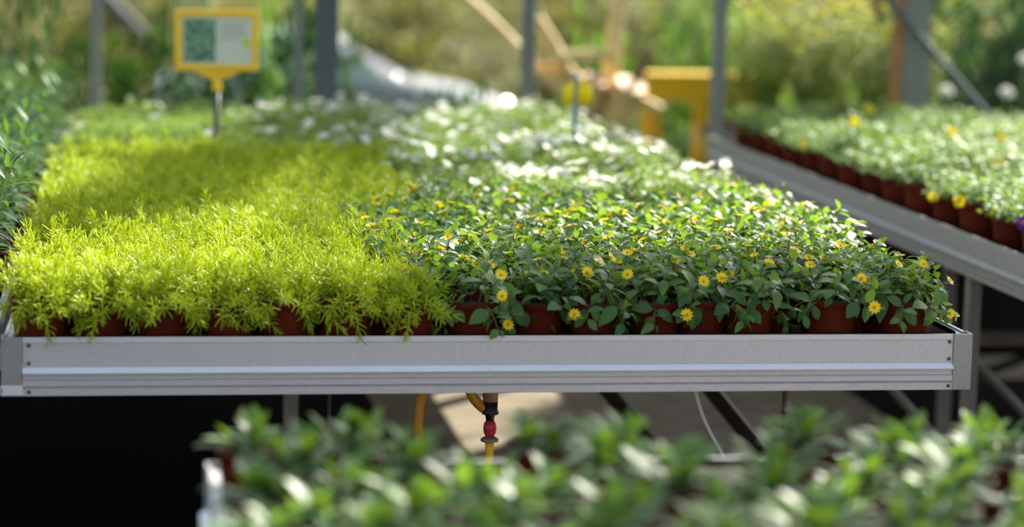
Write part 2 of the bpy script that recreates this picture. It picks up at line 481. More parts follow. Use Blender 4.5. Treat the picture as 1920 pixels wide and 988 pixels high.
bench('rolling_bench', 'right-hand metal bench of pansies across the aisle', 1.42, 3.2, -0.3, 4.42, alu='alu_green',
      legs=[(1.446, 1.53), (1.75, 0.3), (1.75, 2.6), (1.75, 3.9), (2.9, 0.3), (2.9, 3.9)])
bench('rolling_bench', 'left-hand metal bench of dark lance-leaved plants, mostly cut off', -2.7, -0.918, 0.02, 4.42, legs=[(-1.3, 0.5), (-1.3, 3.9), (-2.4, 0.5), (-2.4, 3.9)])
bench('rolling_bench', 'nearest metal bench, blurred, full of leafy pots', -0.562, 2.0, -3.0, -1.04,
      legs=[(-0.4, -2.8), (-0.4, -1.3), (1.8, -2.8), (1.8, -1.3)])

# ------------------------------------------------------------------ plants: templates
def leaf_t(W=0.5, fold=0.25, curl=0.3, seg=5, peak=0.42, stalk=0.08, twist=0.0, wave=0.0, tipp=1.8):
    """unit leaf along +X, width W, folded along the midrib, drooping by curl"""
    V = [(0, 0, 0)]; rows = []
    ts = [0.0] + [stalk + (1 - stalk) * k / seg for k in range(0, seg)] + [1.0]
    for i, t in enumerate(ts[1:-1]):
        u = max((t - stalk) / (1 - stalk), 0.0)
        w = W / 2 * (u / peak if u < peak else 1.0) ** 0.6 if u < peak else W / 2 * max(1 - ((u - peak) / (1 - peak)) ** tipp, 0)
        if i == 0: w = W * 0.05
        z = 0.16 * t - curl * t * t
        zz = z + fold * w + wave * w * math.sin(i * 2.1)
        a = twist * t
        rows.append(len(V))
        V += [(t, w * math.cos(a), zz + w * math.sin(a)), (t, 0, z), (t, -w * math.cos(a), zz - w * math.sin(a))]
    V.append((1.0, 0, 0.16 - curl)); e = len(V) - 1
    F = [(0, rows[0] + 1, rows[0]), (0, rows[0] + 2, rows[0] + 1)]
    for a, b_ in zip(rows[:-1], rows[1:]):
        F += [(a, a + 1, b_ + 1, b_), (a + 1, a + 2, b_ + 2, b_ + 1)]
    a = rows[-1]
    F += [(a, a + 1, e), (a + 1, a + 2, e)]
    return np.array(V), F


def frame(o, d, n, s):
    x = d.normalized()
    y = n.cross(x)
    if y.length < 1e-4: y = Vector((0, 1, 0))
    y.normalize(); z = x.cross(y)
    m_ = Matrix((x * s, y * s, z * s)).transposed().to_4x4()
    m_.translation = o
    return m_


def join_leaves(mb, temps, places, mi=0):
    for k, m_ in places:
        V, F = temps[k]
        A = np.array(m_)
        mb.add(V @ A[:3, :3].T + A[:3, 3], F, mi, True)


def flower_me(name, pm, dm, np_=9, r=1.0, pw=0.42, layers=1, cup=0.15):
    """unit flower facing +Z: (petal mesh, disc mesh)"""
    b = MB()
    V, F = leaf_t(pw, 0.1, 0.10, 3, 0.6, 0.15)
    for l in range(layers):
        for k in range(np_):
            a = 2 * PI * (k + 0.5 * l) / np_
            sc_ = r * (1 - 0.22 * l)
            d = Vector((math.cos(a), math.sin(a), cup + 0.25 * l))
            join_leaves(b, [(V, F)], [(0, frame(Vector((0, 0, 0.02 * l)), d, Vector((0, 0, 1)), sc_))])
    p = b.mesh(name, pm)
    d = MB().lathe([(0.22, 0.05), (0.20, 0.15), (0.12, 0.20), (0.0001, 0.22)], 10).mesh(name + '_disc', dm)
    return p, d


rng = random.Random(7)
def U(a, b): return rng.uniform(a, b)
UPV = Vector((0, 0, 1))

# pot: tapered plastic pot with a lip
PH, PR = 0.10, 0.0515
pot_me = MB().lathe([(0.0001, 0.002), (0.034, 0.002), (0.037, 0.0), (0.038, 0.004), (0.0485, 0.082), (0.0487, 0.084), (0.0500, 0.0845), (PR, 0.0985), (PR - 0.0004, PH),
                     (PR - 0.0022, PH), (PR - 0.0026, 0.0985), (0.046, 0.084)], 28)
pot_me.lathe([(PR + 0.0004, 0.0972), (PR + 0.0006, PH + 0.0004), (PR - 0.0026, PH + 0.0004)], 28, mi=1)
pot_me = pot_me.mesh('pot', ['pot', 'rim'])
soil_me = MB().lathe([(0.0472, 0.088), (0.035, 0.0905), (0.018, 0.092), (0.0001, 0.0925)], 16).mesh('soil', 'soil')


# ---- sedum: shoots with whorls of fleshy needles
def needle_t(curve=0.3, seg=2):
    V = []; F = []
    prof = [(0, 0.55), (0.45, 1.0), (0.85, 0.62)]
    for t, w in prof:
        for k in range(3):
            a = PI / 2 + 2 * PI * k / 3
            V.append((t, 0.072 * w * math.cos(a), 0.052 * w * math.sin(a) + curve * t * t))
    V.append((1.0, 0, curve))
    for i in range(2):
        for k in range(3):
            k2 = (k + 1) % 3
            F.append((i * 3 + k, (i + 1) * 3 + k, (i + 1) * 3 + k2, i * 3 + k2))
    for k in range(3):
        F.append((6 + k, 9, 6 + (k + 1) % 3))
    return np.array(V), F


NEEDLES = [needle_t(0.15), needle_t(0.35), needle_t(0.55), needle_t(-0.1)]


def sedum_mesh(seed, n=31, droop=None):
    global rng
    rng = random.Random(seed)
    b = MB()
    for i in range(n):
        rr = math.sqrt((i + 0.5) / n)
        az = i * 2.39996 + U(-0.3, 0.3)
        out = Vector((math.cos(az), math.sin(az), 0))
        p0 = out * (rr * 0.042) + Vector((0, 0, 0.092))
        tilt = 0.05 + rr * U(0.2, 1.15)
        L = U(0.030, 0.088) * (1.0 - 0.15 * rr)
        if U(0, 1) < 0.12: L += 0.018
        d0 = out * math.sin(tilt) + UPV * math.cos(tilt) + Vector((U(-.5, .5), U(-.5, .5), 0))
        d0.normalize()
        sag = U(-0.008, 0.006)
        if rr > (0.62 if droop else 0.78) and (U(0, 1) < 0.30 or (droop and out.dot(droop) > -0.1)):
            d0 = out * 0.95 + UPV * U(0.0, 0.7); sag = U(0.0, 0.058); L = U(0.03, 0.080)
        P = []
        side = Vector((U(-.012, .012), U(-.012, .012), 0))
        for k in range(6):
            s_ = k / 5
            P.append(p0 + d0 * (L * s_) + side * s_ * s_ - UPV * (sag * s_ * s_))
        b.tube(P, [0.0014, 0.0014, 0.0013, 0.0012, 0.001, 0.0008], 4, 1, False)
        nn = int(13 + L * 230)
        for k in range(nn):
            s_ = 0.22 + 0.78 * (k / nn) ** 0.75
            j = min(int(s_ * 5), 4); q = P[j].lerp(P[j + 1], s_ * 5 - j)
            tg = (P[min(j + 1, 5)] - P[j]).normalized()
            a = k * 2.39996
            e1 = tg.cross(Vector((0.3, 0.2, 0.9))).normalized(); e2 = tg.cross(e1)
            rad = e1 * math.cos(a) + e2 * math.sin(a)
            tip = max(0, (s_ - 0.72) / 0.28)
            open_ = 1.35 - 0.95 * tip + U(-0.15, 0.15)
            d = rad * math.sin(open_) + tg * math.cos(open_)
            ln = U(0.016, 0.027) * (1.0 - 0.22 * tip)
            join_leaves(b, NEEDLES, [(rng.randrange(4), frame(q, d, tg, ln))])
    return b.mesh('sedum_foliage', ['sedum', 'sedum'])


SED = [sedum_mesh(100 + i) for i in range(6)]
SED_FRONT = [sedum_mesh(200 + i, 46, Vector((0, -1, 0))) for i in range(5)]

# ---- small-leaved trailing yellow daisy
ZL = [leaf_t(0.58, 0.22, 0.35, 6, tipp=2.3), leaf_t(0.60, 0.15, 0.55, 6, tipp=2.3), leaf_t(0.52, 0.30, 0.20, 6, wave=0.05, tipp=2.3), leaf_t(0.58, 0.18, 0.80, 6, tipp=2.3)]
ZL_ME = [MB().add(V, F, 0, True).mesh('leaf', 'zinnia') for V, F in ZL]
YF = flower_me('yellow_flower', 'petal_y', 'disc_o', 10, 1.0, 0.42)
YFB = MB().add(*leaf_t(0.5, 0.2, 0.1, 3), 0, True)


def daisy(seed, ns=13, droop=None, nfl=(1, 4)):
    global rng
    rng = random.Random(seed)
    st = MB(); leaves = []; fl_ = []
    want = rng.randint(*nfl)
    tips = []
    for i in range(ns):
        rr = math.sqrt((i + 0.4) / ns)
        az = i * 2.39996 + U(-0.4, 0.4)
        out = Vector((math.cos(az), math.sin(az), 0))
        p0 = out * (0.012 + rr * 0.020) + Vector((0, 0, 0.091))
        tilt = 0.1 + rr * U(0.55, 1.1)
        L = U(0.065, 0.108) * (1 - 0.12 * rr)
        d0 = out * math.sin(tilt) + UPV * math.cos(tilt)
        sag = U(0, 0.012)
        if droop and rr > 0.55 and out.dot(droop) > 0.1 and U(0, 1) < 0.7:
            d0 = out * 0.9 + UPV * 0.42; sag = U(0.03, 0.065); L = U(0.055, 0.085)
        P = [p0 + d0 * (L * k / 6) + UPV * (-sag * (k / 6) ** 2) for k in range(7)]
        st.tube(P, [0.0012] * 5 + [0.001, 0.0008], 5, 0, False)
        nn = 4
        for k in range(nn):
            s_ = 0.30 + 0.70 * k / (nn - 1)
            j = min(int(s_ * 6), 5); q = P[j].lerp(P[j + 1], s_ * 6 - j)
            tg = (P[j + 1] - P[j]).normalized()
            e1 = tg.cross(Vector((0.31, 0.22, 0.9))).normalized(); e2 = tg.cross(e1)
            a0 = az + k * PI / 2 + U(-0.3, 0.3)
            top = k == nn - 1
            for h in (0, PI):
                a = a0 + h
                rad = e1 * math.cos(a) + e2 * math.sin(a)
                d = rad * 0.9 + tg * (0.65 if top else 0.3) + UPV * U(-0.15, 0.2)
                ln = U(0.021, 0.031) if top else U(0.030, 0.048) * (0.85 + 0.15 * (k == 1))
                n_ = (UPV * 0.9 + tg * 0.6 + Vector((U(-.3, .3), U(-.3, .3), 0)))
                leaves.append((rng.randrange(4), frame(q + d * 0.001, d, n_, ln)))
        tips.append((P[-1], (P[-1] - P[-2]).normalized()))
    rng.shuffle(tips)
    for p_, tg in tips[:want]:
        n_ = (tg + UPV * 0.7 + Vector((U(-.4, .4), U(-.9, .1), 0))).normalized()
        if droop: n_ = (n_ + droop * 0.6).normalized()
        x = n_.cross(Vector((0.2, 0.9, 0.1)))
        q = p_ + n_ * 0.010
        st.tube([p_, p_ + n_ * 0.005, q], 0.0009, 5, 0, False)
        fl_.append(frame(q, x, n_, U(0.0105, 0.0140)))
    return st, leaves, fl_


def daisy_joined(seed, droop=None):
    st, lv, fl_ = daisy(seed, 13, droop)
    b = MB(); join_leaves(b, ZL, lv)
    return st.mesh('stems', 'stem'), b.mesh('foliage', 'zinnia'), fl_


DJ = [daisy_joined(300 + i) for i in range(8)]

# ---- white bacopa and plain green mound
BL = [leaf_t(0.72, 0.15, 0.2, 2, 0.5), leaf_t(0.66, 0.1, 0.45, 2, 0.5)]
WF = flower_me('white_flower', 'petal_w', 'disc_o', 5, 1.0, 0.8)


def mound(seed, leafs, lm, ns=26, ll=(0.010, 0.017), nodes=7, Lr=(0.05, 0.095), tiltr=(0.5, 1.15)):
    global rng
    rng = random.Random(seed)
    b = MB(); st = MB(); tips = []
    for i in range(ns):
        rr = math.sqrt((i + 0.4) / ns)
        az = i * 2.39996 + U(-0.3, 0.3)
        out = Vector((math.cos(az), math.sin(az), 0))
        p0 = out * (rr * 0.036) + Vector((0, 0, 0.091))
        tilt = 0.08 + rr * U(*tiltr)
        L = U(*Lr) * (1 - 0.15 * rr)
        d0 = out * math.sin(tilt) + UPV * math.cos(tilt)
        P = [p0 + d0 * (L * k / 3) - UPV * (0.012 * (k / 3) ** 2) for k in range(4)]
        st.tube(P, 0.0009, 3, 0, False)
        for k in range(nodes):
            s_ = 0.2 + 0.8 * k / (nodes - 1)
            j = min(int(s_ * 3), 2); q = P[j].lerp(P[j + 1], s_ * 3 - j)
            tg = (P[j + 1] - P[j]).normalized()
            for h in (0, PI):
                a = k * PI / 2 + h + U(-0.4, 0.4) + az
                d = Vector((math.cos(a), math.sin(a), U(-0.1, 0.5))) + tg * 0.35
                n_ = UPV + tg * 0.5 + Vector((U(-.4, .4), U(-.4, .4), 0))
                join_leaves(b, leafs, [(rng.randrange(len(leafs)), frame(q, d, n_, U(*ll)))])
        tips.append(P[-1])
    return st.mesh('stems', 'stem_green'), b.mesh('foliage', lm), tips


BAC = [mound(400 + i, BL, 'bacopa') for i in range(5)]
# ---- pansies
VL = [leaf_t(0.42, 0.2, 0.25, 3, 0.6, 0.2), leaf_t(0.38, 0.25, 0.5, 3, 0.6, 0.2)]
VIO = [mound(500 + i, VL, 'viola', 20, (0.022, 0.036), 4, (0.045, 0.10), (0.4, 1.0)) for i in range(5)]
PF = {'y': flower_me('pansy', 'petal_y', 'disc_o', 5, 1.0, 0.95, 1, 0.1), 'p': flower_me('pansy', 'petal_p', 'disc_o', 5, 1.0, 0.95, 1, 0.1),
      'r': flower_me('pansy', 'petal_r', 'disc_o', 5, 1.0, 0.95, 1, 0.1)}

# ---- near bench rosettes
NL = [leaf_t(0.38, 0.25, 0.25, 5, 0.62, 0.05), leaf_t(0.35, 0.2, 0.50, 5, 0.62, 0.05), leaf_t(0.36, 0.3, 0.12, 5, 0.6, 0.05)]
NL_ME = [MB().add(V, F, 0, True).mesh('leaf', 'nearleaf') for V, F in NL]


def rosette(seed, n=30):
    global rng
    rng = random.Random(seed)
    st = MB(); lv = []
    heads = [(Vector((0, 0, 0.09)), Vector((0, 0, 0.112)))]
    for k in range(3):
        a = k * 2.1 + U(-.4, .4)
        heads.append((Vector((math.cos(a) * .012, math.sin(a) * .012, 0.09)), Vector((math.cos(a) * .028, math.sin(a) * .028, U(0.096, 0.112)))))
    for p, q in heads:
        st.tube([p, (p + q) / 2, q], 0.002, 5, 0, False)
    for i in range(n):
        p, q = heads[i % 4]
        s_ = (i // 4) / (n / 4)
        az = i * 2.39996 + U(-.3, .3)
        el = 0.1 + 1.05 * s_ + U(-.2, .2)
        d = Vector((math.cos(az) * math.cos(el), math.sin(az) * math.cos(el), math.sin(el)))
        n_ = UPV * math.cos(el) - Vector((math.cos(az), math.sin(az), 0)) * math.sin(el)
        lv.append((rng.randrange(3), frame(p.lerp(q, 0.3 + 0.7 * s_), d, n_, U(0.058, 0.086) * (1 - 0.30 * s_))))
    return st, lv


# ---- lance-leaved tall plants
LL = [leaf_t(0.20, 0.25, 0.30, 6, 0.45, 0.02), leaf_t(0.18, 0.2, 0.55, 6, 0.45, 0.02), leaf_t(0.22, 0.2, 0.15, 6, 0.45, 0.02)]
LL_ME = [MB().add(V, F, 0, True).mesh('leaf', 'lance') for V, F in LL]


def lance(seed):
    global rng
    rng = random.Random(seed)
    st = MB(); lv = []
    for i in range(5):
        a = i * 1.257 + U(-.3, .3); r = 0.022 if i else 0
        p = Vector((math.cos(a) * r, math.sin(a) * r, 0.09)); H = U(0.13, 0.23)
        q = p + Vector((math.cos(a) * H * 0.25, math.sin(a) * H * 0.25, H))
        st.tube([p, (p + q) / 2, q], [0.003, 0.0025, 0.0015], 5, 0, False)
        n = 13
        for k in range(n):
            s_ = 0.12 + 0.88 * k / (n - 1)
            az = k * 2.39996 + i
            el = -0.15 + 1.0 * s_ ** 2 + U(-.15, .25)
            d = Vector((math.cos(az) * math.cos(el), math.sin(az) * math.cos(el), math.sin(el)))
            n_ = UPV * math.cos(el) - Vector((math.cos(az), math.sin(az), 0)) * math.sin(el)
            lv.append((rng.randrange(3), frame(p.lerp(q, s_), d, n_, U(0.065, 0.095) * (1 - 0.45 * s_ ** 3))))
    return st, lv


def potted(name, label, loc, rz, group, scale=1.0):
    t = thing(name, label, 'plant', loc, rz, group, scale)
    p_ = ob('pot', pot_me, t)
    ob('soil', soil_me, p_)
    return t


def put_flowers(t, fl_, F2, nm='flower'):
    for m_ in fl_:
        f_ = ob(nm, F2[0], t, m_)
        ob('flower_disc', F2[1], f_)


# ------------------------------------------------------------------ planting
pr = random.Random(11)
TZ = 0.755
# lime sedum: left half, front 2.65 m
cols = [-0.838 + 0.1125 * i for i in range(8)]
row = 0; y = 0.072; fi = 0
while y < 2.62:
    off = 0.0 if row % 2 == 0 else 0.045
    for ci, x in enumerate(cols):
        if row % 2 and ci == 7 or y < 1.2 and ci > (5 if row % 2 else 6): continue
        xx = x + off + pr.uniform(-.006, .006); yy = y + pr.uniform(-.006, .006)
        if row == 0:
            lb = 'lime fine-leaved sedum pot in the front row, %s from the left corner' % ORD[ci]; g = 'front row of lime sedum pots'
        else:
            lb = ('lime sedum pot in the %s row from the rim, %s from the left' % (ORD[row], ORD[ci])) ; g = 'lime sedum mat behind its front row'
        t = potted('potted_sedum', lb, (xx, yy, TZ), 0 if row == 0 else pr.uniform(0, 6.28), g, pr.uniform(0.93, 1.08))
        f_ = ob('foliage', SED_FRONT[(ci * 2) % 5] if row == 0 else pr.choice(SED), t); f_['kind'] = 'stuff'
    y += 0.109; row += 1

# yellow daisies: right half, front 1.45 m
row = 0; y = 0.078
while y < 1.50:
    off = 0.0 if row % 2 == 0 else -0.055
    for ci in range(9 if row > 2 and row % 2 and y < 1.25 else 8):
        x = (0.0 + 0.1165 * ci + off) if ci < 8 else -0.147
        if row == 1 and ci == 1: continue
        if row == 2 and ci == 0: x = -0.05
        if row == 0: x = [-0.045, 0.082, 0.186, 0.305, 0.397, 0.485, 0.648, 0.795][ci]
        elif row == 1: x = [-0.075, 0.045, 0.135, 0.245, 0.352, 0.560, 0.700, 0.835][ci]
        xx = x + (pr.uniform(-.008, .008) if row > 1 else 0); yy = y + pr.uniform(-.008, .008) + (0.012 if row == 0 and ci in (1, 4) else 0)
        if row == 0:
            lb = 'yellow-flowered leafy pot in the front row, %s from the lime sedum' % ORD[ci]; g = 'front row of yellow daisy pots'
        elif row == 1:
            lb = 'yellow-flowered leafy pot in the second row, %s from the lime sedum' % ORD[ci]; g = 'second row of yellow daisy pots'
        else:
            lb = ('yellow-flowered leafy pot in the %s row from the rim, %s from the lime sedum' % (ORD[row], ORD[ci])) ; g = 'yellow daisy pots behind the first two rows'
        if row < 2:
            t = potted('potted_daisy', lb, (xx, yy, TZ), 0, g, pr.uniform(0.97, 1.03))
            dr = Vector((0.35 if ci == 7 else 0, -1, 0)).normalized() if row == 0 else (Vector((1, -0.3, 0)) if ci == 7 else None)
            st, lv, fl_ = daisy(700 + row * 20 + ci, 13, dr, (2, 4))
            ob('stems', st.mesh('stems', 'stem'), t)['kind'] = 'stuff'
            for k, m_ in lv: ob('leaf', ZL_ME[k], t, m_)
            put_flowers(t, fl_, YF)
        else:
            t = potted('potted_daisy', lb, (xx, yy, TZ), pr.uniform(0, 6.28), g, pr.uniform(0.95, 1.06))
            st, fo, fl_ = pr.choice(DJ)
            ob('stems', st, t)['kind'] = 'stuff'; ob('foliage', fo, t)['kind'] = 'stuff'
            put_flowers(t, fl_, YF)
    y += 0.112; row += 1


def mound_pot(name, lb, loc, g, kinds, F2, nf, fs, sink=0.0, scale=(0.88, 1.16), nm='flower'):
    t = potted(name, lb, loc, pr.uniform(0, 6.28), g, pr.uniform(*scale))
    st, fo, tips = pr.choice(kinds)
    ob('foliage', fo, t)['kind'] = 'stuff'
    ob('stems', st, t)['kind'] = 'stuff'
    ts = list(tips); pr.shuffle(ts)
    for p_ in ts[:nf]:
        n_ = Vector((pr.uniform(-.5, .5), pr.uniform(-.9, .3), 0.9)).normalized()
        put_flowers(t, [frame(p_ + UPV * 0.016, n_.cross(Vector((.2, .9, .1))), n_, fs * pr.uniform(0.85, 1.15))], F2, nm)
    return t


# white bacopa: right half behind the daisies
row = 0; y = 1.62
while y < 4.34:
    for ci in range(8):
        x = 0.035 + 0.113 * ci + (0.05 if row % 2 else 0)
        if x > 0.87: continue
        nf = pr.choice([2, 3, 5, 7]) if pr.random() < 0.6 else 0
        mound_pot('potted_bacopa', 'white-flowered small-leaved pot, %s row behind the daisies, %s from the lime sedum' % (ORD[row], ORD[ci]), (x + pr.uniform(-.008, .008), y + pr.uniform(-.008, .008), TZ),
                  'white-flowered pots on the main bench', BAC, WF, nf, 0.017)
    y += 0.113; row += 1
# plain green mounds behind the sedum
row = 0; y = 2.78
while y < 4.34:
    for ci in range(8):
        x = -0.83 + 0.113 * ci + (0.05 if row % 2 else 0)
        nf = 0
        if pr.random() < 0.10: nf = 3
        if ci > 4 and pr.random() < 0.6: nf = pr.choice([2, 3, 4])
        mound_pot('potted_bacopa', 'pale green small-leaved pot, %s row behind the lime sedum, %s from left' % (ORD[row], ORD[ci]), (x + pr.uniform(-.008, .008), y + pr.uniform(-.008, .008), TZ),
                  'pale green pots behind the lime sedum', BAC, WF, nf, 0.015)
    y += 0.115; row += 1

# pansies on the right bench
row = 0; y = 0.95
pf = {(3, 0): 'y', (2, 0): 'p', (5, 0): 'y', (6, 0): 'y', (4, 1): 'y', (8, 0): 'y', (11, 0): 'y', (13, 0): 'y'}
while y < 4.34:
    for ci in range(9):
        x = 1.492 + 0.112 * ci + (0.045 if row % 2 else 0)
        r_ = pr.random()
        c_ = pf.get((row, ci)) or ('y' if r_ < 0.07 else 'r' if r_ < 0.10 else None)
        edge = ci == 0
        t = mound_pot('potted_pansy', 'pansy pot at the aisle edge of the right-hand bench, %s from the near end' % ORD[row] if edge else 'pansy pot on the right-hand bench, %s row from the near end, %s from the aisle' % (ORD[row], ORD[ci]),
                      (x + pr.uniform(-.006, .006), y + pr.uniform(-.006, .006), TZ), 'pansy pots along the aisle edge' if edge else 'pansy pots on the right-hand bench', VIO, PF['y'], 0, 0.02)
        if c_:
            for _ in range(1 if edge else pr.choice([1, 1, 2])):
                n_ = Vector((-0.8 if edge else pr.uniform(-.5, .3), -0.9, 0.5)).normalized()
                a = pr.uniform(0, 6.28)
                p_ = Vector((-0.06, -0.03, 0.105)) if edge else Vector((math.cos(a) * .03, math.sin(a) * .03, 0.165))
                inv = Matrix.Rotation(-t.rotation_euler.z, 4, 'Z')
                st_ = ob('flower', PF[c_][0], t, inv @ frame(p_, n_.cross(Vector((.2, .1, .9))), n_, 0.017 if c_ != 'r' else 0.012))
                ob('flower_disc', PF[c_][1], st_)
    y += 0.113; row += 1

# near bench
row = 0; y = -1.17
NR = [rosette(800 + i) for i in range(6)]
NR = [(s_.mesh('stems', 'stem_green'), lv) for s_, lv in NR]
while y > -2.05:
    ci = 0
    x = -0.512 + (0.066 if row % 2 else 0)
    while x < 0.85:
        u_ = (x + 0.646) / (y + 4.349)
        if not (row < 2 and (abs(u_ - 0.248) < 0.018 or abs(u_ - 0.137) < 0.016)):
            st, lv = NR[pr.randrange(6)]
            if row == 0:
                lb = 'blurred leafy pot in the far row of the nearest bench, %s from its left end' % ORD[ci]; g = 'far row on the nearest bench'
            else:
                lb = 'blurred leafy pot on the nearest bench, %s row from its far rim, %s from left' % (ORD[row], ORD[ci]); g = 'nearer rows on the nearest bench'
            t = potted('potted_rosette', lb, (x + pr.uniform(-.015, .015), y + pr.uniform(-.012, .012), TZ), pr.uniform(0, 6.28), g, pr.uniform(0.86, 1.0))
            ob('stems', st, t)['kind'] = 'stuff'
            for k, m_ in lv: ob('leaf', NL_ME[k], t, m_)
        x += 0.128; ci += 1
    y -= 0.128; row += 1

# left bench: one visible column along the gap
LR = [lance(900 + i) for i in range(4)]
LR = [(s_.mesh('stems', 'stem_green'), lv) for s_, lv in LR]
i = 0; y = 0.55
while y < 4.2:
    for cx in ((-0.985, -1.11) if y > 1.2 else (-0.985,)):
        st, lv = LR[pr.randrange(4)]
        t = potted('potted_lance_plant', ('dark lance-leaved pot at the left edge, %s counting back' % ORD[i]) if cx > -1.1 and i < 12 else 'dark lance-leaved pot in the %s at the left edge, %s counting back' % ('column at the gap' if cx > -1.1 else 'outer column', ORD[i]),
                   (cx + pr.uniform(-.01, .01), y, TZ), pr.uniform(0, 6.28), 'lance-leaved pots on the left-hand bench', pr.uniform(0.9, 1.05))
        ob('stems', st, t)['kind'] = 'stuff'
        for k, m_ in lv: ob('leaf', LL_ME[k], t, m_)
    y += 0.21; i += 1

# ------------------------------------------------------------------ sign and stake on the bench
sg = thing('plant_sign', 'yellow framed information sign on a black stake among the pale green pots', 'sign', (-0.437, 3.05, 0.755))
fr_ = MB()
W_, H_, Bd = 0.252, 0.185, 0.021
zc = 0.435
for a in ((-W_ / 2, W_ / 2, zc + H_ / 2 - Bd, zc + H_ / 2), (-W_ / 2, W_ / 2, zc - H_ / 2, zc - H_ / 2 + Bd), (-W_ / 2, -W_ / 2 + Bd, zc - H_ / 2 + Bd, zc + H_ / 2 - Bd), (W_ / 2 - Bd, W_ / 2, zc - H_ / 2 + Bd, zc + H_ / 2 - Bd)):
    fr_.bbox(a[0], a[1], -0.008, 0.008, a[2], a[3], 0.003)
zb = zc - H_ / 2
fr_.add([(-0.075, -0.006, zb), (0.075, -0.006, zb), (0.016, -0.006, zb - 0.026), (-0.016, -0.006, zb - 0.026), (-0.075, 0.006, zb), (0.075, 0.006, zb), (0.016, 0.006, zb - 0.026), (-0.016, 0.006, zb - 0.026)],
        [(3, 2, 1, 0), (4, 5, 6, 7), (2, 3, 7, 6), (0, 3, 7, 4), (1, 2, 6, 5)])
fr_.lathe([(0.013, zb - 0.06), (0.013, zb - 0.02), (0.013, zb)], 12)
ob('frame', fr_.mesh('sign_frame', 'yellow_plastic'), sg)['label'] = 'yellow plastic frame'
pn = ob('panel', MB().box(-W_ / 2 + 0.018, W_ / 2 - 0.018, -0.003, 0.003, zc - H_ / 2 + 0.018, zc + H_ / 2 - 0.018).mesh('panel', 'paper'), sg)
ob('picture', MB().box(-0.1, -0.004, -0.0042, -0.003, zc - 0.066, zc + 0.064).mesh('picture', 'print'), pn)['label'] = 'printed picture of dark green foliage'
tx = MB()
for k in range(6):
    tx.box(0.012, 0.085 - (0.02 if k == 5 else 0), -0.0038, -0.003, zc + 0.052 - k * 0.0095, zc + 0.0555 - k * 0.0095)
tag(ob('text_lines', tx.mesh('text_lines', 'textgrey'), pn), 'small grey lines of print', kind='stuff')
ob('leaf_mark', MB().bbox(0.076, 0.1, -0.0045, -0.003, zc - 0.018, zc + 0.006, 0.001).mesh('leaf_mark', 'lime'), pn)['label'] = 'lime patch at the right edge'
ob('stake', MB().lathe([(0.0075, 0.0), (0.0085, 0.05), (0.0085, zb - 0.055), (0.0001, zb - 0.055)], 10).mesh('sign_stake', 'black'), sg)['label'] = 'black stake'

sk = thing('marker_stake', 'blue plant stake with a curled yellow tag among the white flowers', 'stake', (0.634, 2.85, 0.755))
ob('stake', MB().lathe([(0.002, 0.0), (0.006, 0.03), (0.006, 0.33), (0.008, 0.335), (0.008, 0.35), (0.003, 0.362), (0.0001, 0.363)], 10).mesh('marker', 'blue'), sk)
for sx in (-1, 1):
    V = []; F = []
    n = 7
    for k in range(n):
        a = k / (n - 1)
        x = sx * (0.006 + 0.052 * a * (1 - 0.25 * a)); yv = -0.012 - 0.03 * math.sin(a * 2.2)
        hl = 0.038 - 0.006 * a
        V += [(x, yv, 0.305 - hl - 0.008 * a * sx * -1), (x, yv, 0.305 + hl - 0.01 * a), (x, yv + 0.0015, 0.305 + hl - 0.01 * a), (x, yv + 0.0015, 0.305 - hl - 0.008 * a * sx * -1)]
    for k in range(n - 1):
        for j in range(4):
            F.append((4 * k + j, 4 * k + (j + 1) % 4, 4 * k + 4 + (j + 1) % 4, 4 * k + 4 + j))
    F += [(0, 1, 2, 3), (4 * n - 4, 4 * n - 1, 4 * n - 2, 4 * n - 3)]
    ob('tag', fix_normals(MB().add(V, F, 0, True).mesh('tag', 'lemon')), sk)['label'] = 'curled yellow tag wing'

# ------------------------------------------------------------------ under the main bench
hs = MB()
hs.tube(catmull([(-0.105, 0.45, 0.30), (-0.099, 0.45, 0.46), (-0.100, 0.45, 0.56), (-0.083, 0.45, 0.645), (-0.045, 0.45, 0.668), (-0.008, 0.45, 0.635), (0.012, 0.45, 0.595), (0.034, 0.45, 0.572)]), 0.0105, 12)
ho = thing('garden_hose', 'orange hose looping under the main bench to the black connector', 'hose', (0, 0, 0))
ob('hose_loop', hs.mesh('hose', 'hose'), ho)
cn = thing('hose_connector', 'black and red hose connector hanging under the main bench', 'connector', (0.047, 0.45, 0))
ob('pipe', MB().lathe([(0.0001, 0.69), (0.019, 0.69), (0.019, 0.615), (0.0165, 0.612), (0.0150, 0.584), (0.0001, 0.584)], 16).mesh('pipe', 'pinkpipe'), cn)
ob('collar', MB().lathe([(0.0001, 0.588), (0.0155, 0.588), (0.0155, 0.570), (0.0175, 0.567), (0.0175, 0.562), (0.010, 0.559), (0.0085, 0.548), (0.0001, 0.548)], 16).mesh('collar', 'black'), cn)
ob('bulb', MB().lathe([(0.0001, 0.556), (0.006, 0.552), (0.0125, 0.541), (0.0138, 0.533), (0.0125, 0.523), (0.008, 0.514), (0.0001, 0.514)], 16).mesh('bulb', 'red'), cn)['label'] = 'red bulb'
ob('flange', MB().lathe([(0.0001, 0.517), (0.008, 0.516), (0.0185, 0.510), (0.0185, 0.505), (0.008, 0.504), (0.0001, 0.504)], 16).mesh('flange', 'steel'), cn)
ob('nozzle', MB().lathe([(0.0001, 0.505), (0.0098, 0.505), (0.0085, 0.485), (0.0095, 0.46), (0.0090, 0.40), (0.0001, 0.40)], 14).mesh('nozzle', 'yellow_plastic'), cn)['label'] = 'yellow tube'
